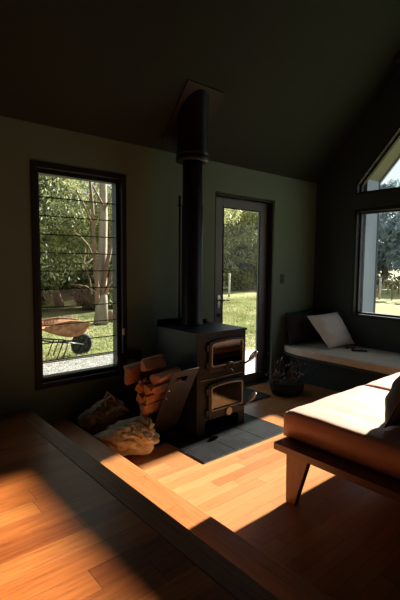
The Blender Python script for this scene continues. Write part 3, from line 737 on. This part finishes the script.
for x0, x1, s in ((2.13, 3.075, 1), (3.085, 4.06, 2)):
    b = nb(); pillow(b, (x0, .80, .585), (x1, .80, .585), (x1, .70, .92), (x0, .70, .92), .16, seed=s, pinch=.0); obj('back_cushion', b, 'leather', sf, smooth=True)
b = nb(); e = pillow(b, (2.285, 1.09, .60), (2.75, 1.12, .60), (2.79, .93, 1.04), (2.325, .91, 1.04), .20, seed=8, pinch=.03, wr=.012)
gp = thing('scatter_cushion', (2.56, 1.0, .58), 'dark olive leather cushion at the right edge, resting on the tan sofa', 'cushion')
obj('cushion_cover', b, 'oliveleather', gp, smooth=True)
b = nb(); tube(b, e, .006, 6, cap=False); obj('piping', b, 'oliveleather', gp)

# ---------------------------------------------------------------- wall and ceiling fittings
sw = thing('light_switch', (4.36, YW, 1.30), 'dark double light switch plate on the green wall right of the door', 'light switch')
b = nb(); box(b, 4.315, 4.40, YW-.010, YW, 1.235, 1.365); obj('switch_plate', b, 'switch', sw, .003)
for z in (1.262, 1.315):
    b = nb(); box(b, 4.332, 4.383, YW-.014, YW-.009, z, z+.036); obj('rocker', b, 'frame', sw, .001)
lp = at(398, 55, X=4.90)
ly = 2.38; lzc = cz(ly)
cl = thing('ceiling_spotlight', (4.88, ly, lzc), 'small black spotlight on the ceiling near the gable wall', 'spotlight')
b = nb(); tube(b, [(4.88, ly, lzc+.0), (4.88, ly-.02, lzc-.03)], .035, 20); obj('mount', b, 'black', cl)
b = nb(); tube(b, [(4.88, ly-.01, lzc-.02), (4.88, ly-.02, lzc-.075)], [.030, .045], 20); obj('lamp_head', b, 'black', cl)
b = nb(); tube(b, [(4.88, ly-.02, lzc-.0755), (4.88, ly-.0205, lzc-.077)], .034, 20); tag(obj('lens', b, 'chrome', cl), 'silvery lens')

# ================================================================ outside
GZ = -.15
b = nb()
NX = 60
for (x0, x1, y0, y1) in ((-60, 120, YW+T, 120), (XG+.15, 120, -80, YW+T)):
    v = [b.verts.new(p) for p in ((x0, y0, GZ), (x1, y0, GZ), (x1, y1, GZ), (x0, y1, GZ))]; b.faces.new(v)
struct('ground_lawn', b, 'grass', 'grassy paddock around the house', 'ground', fix=False)
b = nb(); box(b, -4, 4.6, YW+T, 6.78, GZ, GZ+.012)
struct('ground_gravel', b, 'gravel', 'strip of pale gravel outside the louvre window', 'ground')
b = nb(); box(b, -4, 4.6, 6.78, 6.83, GZ, GZ+.03)
struct('trim_5', b, mat('dark_edging', (.06, .045, .03), (.12, .09, .06), 9, .9), 'dark timber edging between gravel and grass', 'edging')
b = nb(); box(b, 3.1, 8.5, YW+T, 5.15, GZ, -.045)
struct('ground_deck', b, 'paver', 'pale timber deck outside the glass door', 'deck')

def grass_tufts(name, n, region, hgt, label, seed):
    rn = random.Random(seed); vs, fs = [], []
    for _ in range(n):
        x, y = region(rn); 
        for k in range(4):
            a = rn.uniform(0, PI); hh = hgt*rn.uniform(.5, 1.2); w = .010
            dx, dy = w*math.cos(a), w*math.sin(a); lx, ly_ = rn.uniform(-.5, .5)*hh, rn.uniform(-.5, .5)*hh
            x2, y2 = x+rn.uniform(-.06, .06), y+rn.uniform(-.06, .06)
            i = len(vs); vs += [(x2-dx, y2-dy, GZ), (x2+dx, y2+dy, GZ), (x2+lx, y2+ly_, GZ+hh)]; fs.append((i, i+1, i+2))
    me = bpy.data.meshes.new(name); me.from_pydata(vs, [], fs); me.materials.append(M['tuft'])
    o = bpy.data.objects.new(name, me); C.objects.link(o); tag(o, label, 'grass', kind='stuff')
grass_tufts('grass_tufts', 9000, lambda r: (r.uniform(1, 10), 6.85+5.5*r.random()**1.3), .045, 'short green grass growing beyond the gravel strip', 1)
grass_tufts('grass_tufts', 7000, lambda r: (lambda t, s: (t+s, t+.3))(r.uniform(5.4, 14), r.uniform(-2.5, 2.5)), .07, 'short green lawn grass beyond the deck', 2)

def leaf_cloud(clusters, n, size, seed, mname, parent, name='foliage', droop=.3):
    rn = random.Random(seed); vs, fs = [], []
    tot = sum(c[3]*c[4]*c[5] for c in clusters)
    for (cx, cy, cz_, rx, ry, rz) in clusters:
        m = max(20, int(n*rx*ry*rz/tot)) if tot else n//len(clusters)
        for _ in range(m):
            while True:
                p = Vector((rn.uniform(-1, 1), rn.uniform(-1, 1), rn.uniform(-1, 1)))
                if p.length < 1: break
            if p.length > .001 and rn.random() < .7: p = p.normalized()*rn.uniform(.72, 1.02)
            p = Vector((cx+p.x*rx, cy+p.y*ry, cz_+p.z*rz))
            a = Vector((rn.uniform(-1, 1), rn.uniform(-1, 1), rn.uniform(-1.2, .6)-droop)).normalized()
            s_ = a.cross(Vector((rn.uniform(-1, 1), rn.uniform(-1, 1), rn.uniform(-1, 1)))).normalized()
            L = size*rn.uniform(.6, 1.4); w = L*.42; i = len(vs)
            vs += [p-a*L, p+s_*w, p+a*L, p-s_*w]; fs.append((i, i+1, i+2, i+3))
    me = bpy.data.meshes.new(name); me.from_pydata([tuple(Vector(v)-ORG[parent.name]) for v in vs], [], fs)
    me.materials.append(M[mname]); o = bpy.data.objects.new(name, me); C.objects.link(o); o.parent = parent
    ORG[o.name] = ORG[parent.name]; return o
def wander(p, d, L, n, rn, jit=.18, lift=0):
    pts = [Vector(p)]; d = Vector(d).normalized()
    for _ in range(n):
        d = (d+Vector((rn.uniform(-jit, jit), rn.uniform(-jit, jit), rn.uniform(-jit, jit)+lift))).normalized(); pts.append(pts[-1]+d*L/n)
    return pts
def tree(loc, H, R, label, seed, leafm='leaf', barkm='gumbark', r0=.14, low=.25, n=2600, size=.13, ncl=16, group='trees beyond the lawn', name='gum_tree', stems=1, lean=(0, 0)):
    rn = random.Random(seed); t = thing(name, loc, label, 'tree', group)
    L = Vector(loc); b = nb(); cl = []; br = nb()
    for s in range(stems):
        d = Vector((lean[0]+(rn.uniform(-.35, .35) if stems > 1 else rn.uniform(-.06, .06)), lean[1]+(rn.uniform(-.35, .35) if stems > 1 else 0), 1))
        pts = wander(L+Vector((rn.uniform(-.2, .2)*(stems > 1), rn.uniform(-.2, .2)*(stems > 1), 0)), d, H*.92, 8, rn, .07, .03)
        tube(b, pts, [r0*(1.15-.95*k/8) for k in range(9)], 10)
        for k in range(9):
            i = rn.randint(2, 7); p = pts[i]; a = rn.uniform(0, 2*PI)
            q = wander(p, (math.cos(a), math.sin(a), .5), R*rn.uniform(.7, 1.1), 5, rn, .3)
            tube(br, q, [r0*.32*(1-.17*j) for j in range(6)], 6)
            e = q[-1]; rr = R*rn.uniform(.28, .48); cl.append((e.x, e.y, max(e.z, L.z+H*low), rr, rr, rr*.8))
    for k in range(ncl):
        a = rn.uniform(0, 2*PI); rad = R*math.sqrt(rn.random())*.85; z = L.z+H*(low+(1-low)*rn.random()); rr = R*rn.uniform(.28, .46)
        cl.append((L.x+rad*math.cos(a)+lean[0]*z, L.y+rad*math.sin(a), z, rr, rr, rr*.75))
    obj('trunk', b, barkm, t); obj('branch', br, barkm, t)
    leaf_cloud(cl, n, size, seed+100, leafm, t); return t
def bush(loc, H, R, label, seed, leafm='leaf2', n=3500, size=.10, group='bushes beyond the lawn'):
    rn = random.Random(seed); t = thing('bush', loc, label, 'bush', group); L = Vector(loc); b = nb(); cl = []
    for k in range(7):
        a = rn.uniform(0, 2*PI); q = wander(L, (math.cos(a)*.6, math.sin(a)*.6, 1), H*.8, 4, rn, .25); tube(b, q, [.03, .025, .02, .014, .008], 6)
        rr = R*rn.uniform(.35, .6); cl.append((q[-1].x, q[-1].y, q[-1].z, rr, rr, rr*.8)); cl.append((q[2].x, q[2].y, q[2].z*.8+L.z*.2, rr, rr, rr*.7))
    obj('stem', b, 'redbark', t); leaf_cloud(cl, n, size, seed+50, leafm, t); return t

# the big pale gum by the lawn edge
gt = thing('gum_tree', (5.46, 10.48, GZ), 'tall straight gum with pale smooth trunk seen through the louvre window', 'tree', 'trees beyond the lawn')
rn = random.Random(3); b = nb()
pts = [at(101, 325, Z=GZ), at(102, 290, Y=10.5), at(102.5, 255, Y=10.5), at(103.5, 215, Y=10.5), at(103, 180, Y=10.55), at(103, 120, Y=10.6), at(101, 40, Y=10.6)]
tube(b, pts, [.19, .135, .12, .105, .095, .08, .05], 16); obj('trunk', b, 'gumbark', gt, smooth=True)
b = nb()
for (pix, r) in (([(100, 300), (106, 270), (112, 240), (117, 205)], .075), ([(98, 318), (97, 285), (94, 250), (93, 215), (90, 180)], .07), ([(104, 300), (112, 272), (122, 252)], .05), ([(100, 305), (109, 285), (121, 270)], .035), ([(95, 262), (88, 245), (80, 236), (70, 230)], .028), ([(86, 246), (84, 262), (90, 280), (92, 295)], .022), ([(96, 255), (89, 262), (84, 268)], .018), ([(92, 225), (84, 205), (76, 190)], .03), ([(103, 205), (95, 190), (88, 178)], .03), ([(104, 210), (112, 195), (119, 178)], .03), ([(100, 300), (96, 292), (86, 286), (70, 284)], .02)):
    pts = []; yy = 10.4
    for k, (x, y) in enumerate(pix): pts.append(at(x, y, Y=10.4-.12*k))
    tube(b, pts, [r*(1-.6*k/len(pts)) for k in range(len(pts))], 8)
obj('branch', b, 'redbark', gt)
c = []
for (px, py, Y, r) in ((60, 186, 10.8, .7), (84, 182, 11, .55), (70, 150, 10.8, 1.2), (110, 120, 10.6, 1.5), (60, 100, 10.6, 1.6), (120, 60, 10.6, 1.6)):
    p = at(px, py, Y=Y); c.append((p.x, p.y, p.z, r, r, r*.7))
leaf_cloud(c, 2400, .08, 77, 'leaf3', gt)
b = nb(); p = at(111, 322, Z=GZ)
bmesh.ops.create_icosphere(b, subdivisions=3, radius=.17, matrix=Matrix.Translation(p+Vector((0, 0, .13))))
for v in b.verts: v.co += (v.co-p)*.25*noise.noise(v.co*6)
single('tree_stump', b, 'redbark', p, 'dark round stump at the foot of the pale gum tree', 'stump', smooth=True)

TL = [ # x, y, H, R, leaf, bark, r0, label
 (3.4, 13.5, 5.6, 2.2, 'leaf2', 'redbark', .07, 'olive green tree at the left of the louvre window view', 3),
 (6.2, 15.0, 4.5, 2.2, 'leaf3', 'gumbark', .08, 'bright leafed tree just behind the pale gum', 2),
 (9.2, 15.2, 4.4, 2.2, 'leaf', 'redbark', .09, 'green tree to the right of the pale gum', 3),
 (1.0, 14.5, 6.5, 2.4, 'leaf', 'redbark', .09, 'tree beyond the lawn hidden left of the louvre window', 1),
 (4.6, 18.5, 5.8, 3.0, 'leaf2', 'redbark', .12, 'dark tree at the back of the louvre window view, left', 1),
 (8.6, 19.5, 4.9, 2.8, 'leaf2', 'redbark', .12, 'dark tree at the back of the louvre window view, right', 1),
 (12.0, 19.0, 4.8, 2.8, 'leaf', 'redbark', .12, 'tall tree between the two windows, far back', 1),
]
for i, (x, y, H, R, lm, bk, r0, lab, stm) in enumerate(TL):
    tree((x, y, GZ), H, R, lab, 20+i, lm, bk, r0, .08, 17000, .065, 34, stems=stm)
DL = [(17.8, 19.2, 5.6, 2.0, 'leaf3', 'gumbark', .10, 'bright leafy gum at the left of the glass door view', 2),
 (20.2, 18.6, 5.4, 1.7, 'leaf3', 'gumbark', .17, 'slender gum with pale leaning trunk seen through the glass door', 2),
 (25.4, 22.6, 6.0, 2.4, 'leaf', 'redbark', .14, 'darker tree at the right of the glass door view', 2),
 (21.0, 25.0, 5.4, 3.2, 'leaf2', 'redbark', .16, 'dark tree at the back of the glass door view, left of the taller one', 1),
 (26.0, 25.5, 7.0, 3.4, 'leaf2', 'redbark', .16, 'taller dark tree far behind the glass door', 1),
 (16.0, 22.5, 5.6, 2.8, 'leaf', 'redbark', .14, 'tree standing left behind the glass door view', 1)]
for i, (x, y, H, R, lm, bk, r0, lab, stm) in enumerate(DL):
    tree((x, y, GZ), H, R, lab, 60+i, lm, bk, r0, .12, 13000, .10, 28, stems=stm, lean=(.08, 0) if i == 1 else (0, 0))
for i, (x, y, H, R, lab) in enumerate(((2.6, 13.2, 1.5, .9, 'low scrubby bush at the left edge of the louvre view'), (4.6, 14.2, 1.7, 1.0, 'scrubby bush behind the wheelbarrow lawn, left of the gum'), (6.9, 13.6, 1.6, .9, 'dark bush close behind the pale gum trunk'), (8.6, 14.0, 1.7, 1.0, 'bush at the right edge of the louvre view'),
        (18.6, 18.0, 1.6, 1.0, 'low dark bush under the bright gum by the door view'), (20.8, 18.6, 1.5, 1.0, 'low bush at the foot of the leaning gum'), (23.4, 19.0, 1.6, 1.0, 'low bush at the right of the door view'))):
    bush((x, y, GZ), H, R, lab, 300+i)
# a hedge-dark thicket closing the wood behind
for i, (x, y) in enumerate(((2, 22), (7, 23.5), (12, 24), (17, 27.5), (24, 30), (31, 30))):
    tree((x, y, GZ), 4.8 if x < 15 else 5.6, 3.4, 'dark tree of the far wood closing the view behind the nearer trees', 400+i, 'leaf2', 'redbark', .16, .0, 6500, .24, 30, group='far wood')

# far paddock, vineyard and trees through the gable window
RL = [(36.0, 17.8, 8.6, 3.4, 'big haze-tinted tree at the left of the gable window view'), (37.5, 12.5, 8.0, 3.6, 'big haze-tinted tree right of the first one in the gable window'),
      (42.0, 24.0, 8.0, 3.6, 'haze-tinted tree hidden behind the pale blade wall'), (47.0, 19.0, 6.5, 3.6, 'farthest haze-tinted tree low on the horizon')]
for i, (x, y, H, R, lab) in enumerate(RL):
    tree((x, y, GZ), H, R, lab, 90+i, 'leaf4', 'redbark', .25, .12, 6000, .28, 20, group='trees beyond the vineyard')
for k in range(3):
    for j in range(7):
        x = 19.5+4.2*k; y = 6.4+1.15*j+.5*k
        b = nb(); tube(b, [(x, y, GZ), (x, y, GZ+1.0)], .05, 8)
        single('vineyard_post', b, 'post', (x, y, GZ), ('grey post in the nearest row of the vineyard', 'grey post in the middle row of the vineyard', 'grey post in the far row of the vineyard')[k], 'post', ('posts of the near vine row', 'posts of the middle vine row', 'posts of the far vine row')[k])
    for j in range(6):
        x = 19.5+4.2*k; y = 6.4+1.15*j+.5*k+.57
        v = thing('grape_vine', (x, y, GZ), ('low brownish vine in the nearest vineyard row', 'low brownish vine in the middle vineyard row', 'low brownish vine in the far vineyard row')[k], 'vine', ('vines of the near row', 'vines of the middle row', 'vines of the far row')[k])
        b = nb(); tube(b, [(x, y, GZ), (x+.03, y, GZ+.35), (x, y+.02, GZ+.6)], [.03, .025, .02], 6); obj('vine_stem', b, 'redbark', v)
        leaf_cloud([(x, y, GZ+.75, .25, .36, .25)], 160, .10, 500+k*10+j, 'vine', v)
b = nb(); p = at(229, 297, Z=GZ); tube(b, [p, p+Vector((0, 0, 1.15))], .05, 8)
single('fence_post', b, 'post', p, 'pale fence post on the lawn seen through the glass door', 'post')

# wheelbarrow
wb = thing('wheelbarrow', (3.1, 7.1, GZ), 'rusty old wheelbarrow standing on the grass beyond the gravel', 'wheelbarrow')
b = nb(); N = 16
def tray_pt(u, v, k):   # u along, v across
    x = 2.56+.80*u; y = 7.10+(v-.5)*.62*(1-.25*u)
    d = (1-(2*v-1)**4)*math.sin(PI*min(1, .10+.86*(1-u)**.75))**.8
    return (x, y, GZ+.595+.06*math.sin(PI*u)-.30*d+k)
Gt = [[b.verts.new(tray_pt(i/N, j/N, 0)) for j in range(N+1)] for i in range(N+1)]
for i in range(N):
    for j in range(N): b.faces.new((Gt[i][j], Gt[i+1][j], Gt[i+1][j+1], Gt[i][j+1]))
tr = tag(obj('tray', b, 'rust', wb, smooth=True, solid=.012), 'rusty orange-brown tray')
b = nb(); rim = [tray_pt(i/N, 0, 0) for i in range(N+1)]+[tray_pt(1, j/N, 0) for j in range(1, N+1)]+[tray_pt(i/N, 1, 0) for i in range(N-1, -1, -1)]+[tray_pt(0, j/N, 0) for j in range(N-1, -1, -1)]
tube(b, rim, .012, 6, cap=False); obj('rim', b, 'rust', tr)
wc = Vector((3.30, 7.10, GZ+.19))
b = nb(); tube(b, [wc+Vector((.165*math.cos(2*PI*k/28), 0, .165*math.sin(2*PI*k/28))) for k in range(29)], .035, 10, cap=False); wh = obj('wheel', b, 'rubber', wb)
b = nb(); tube(b, [wc-Vector((0, .05, 0)), wc+Vector((0, .05, 0))], .03, 12); tube(b, [wc-Vector((0, .008, 0)), wc+Vector((0, .008, 0))], .14, 24); obj('hub', b, 'black', wh)
for k in range(6):
    a = k*PI/3; b = nb(); tube(b, [wc+Vector((.03*math.cos(a), -.02, .03*math.sin(a))), wc+Vector((.14*math.cos(a), -.02, .14*math.sin(a)))], .008, 6); obj('spoke', b, 'black', wh)
for s in (-1, 1):
    y = 7.10+s*.2
    b = nb(); tube(b, [(3.30, 7.10+s*.06, GZ+.19), (3.02, y-.02*s, GZ+.27), (2.65, y, GZ+.33), (2.12, y+.06*s, GZ+.5)], .014, 8); obj('handle_bar', b, 'black', wb)
    b = nb(); tube(b, [(2.88, y, GZ+.30), (2.76, y, GZ+.01), (2.86, y, GZ+.01), (2.98, y, GZ+.29)], .011, 8); obj('leg', b, 'black', wb)
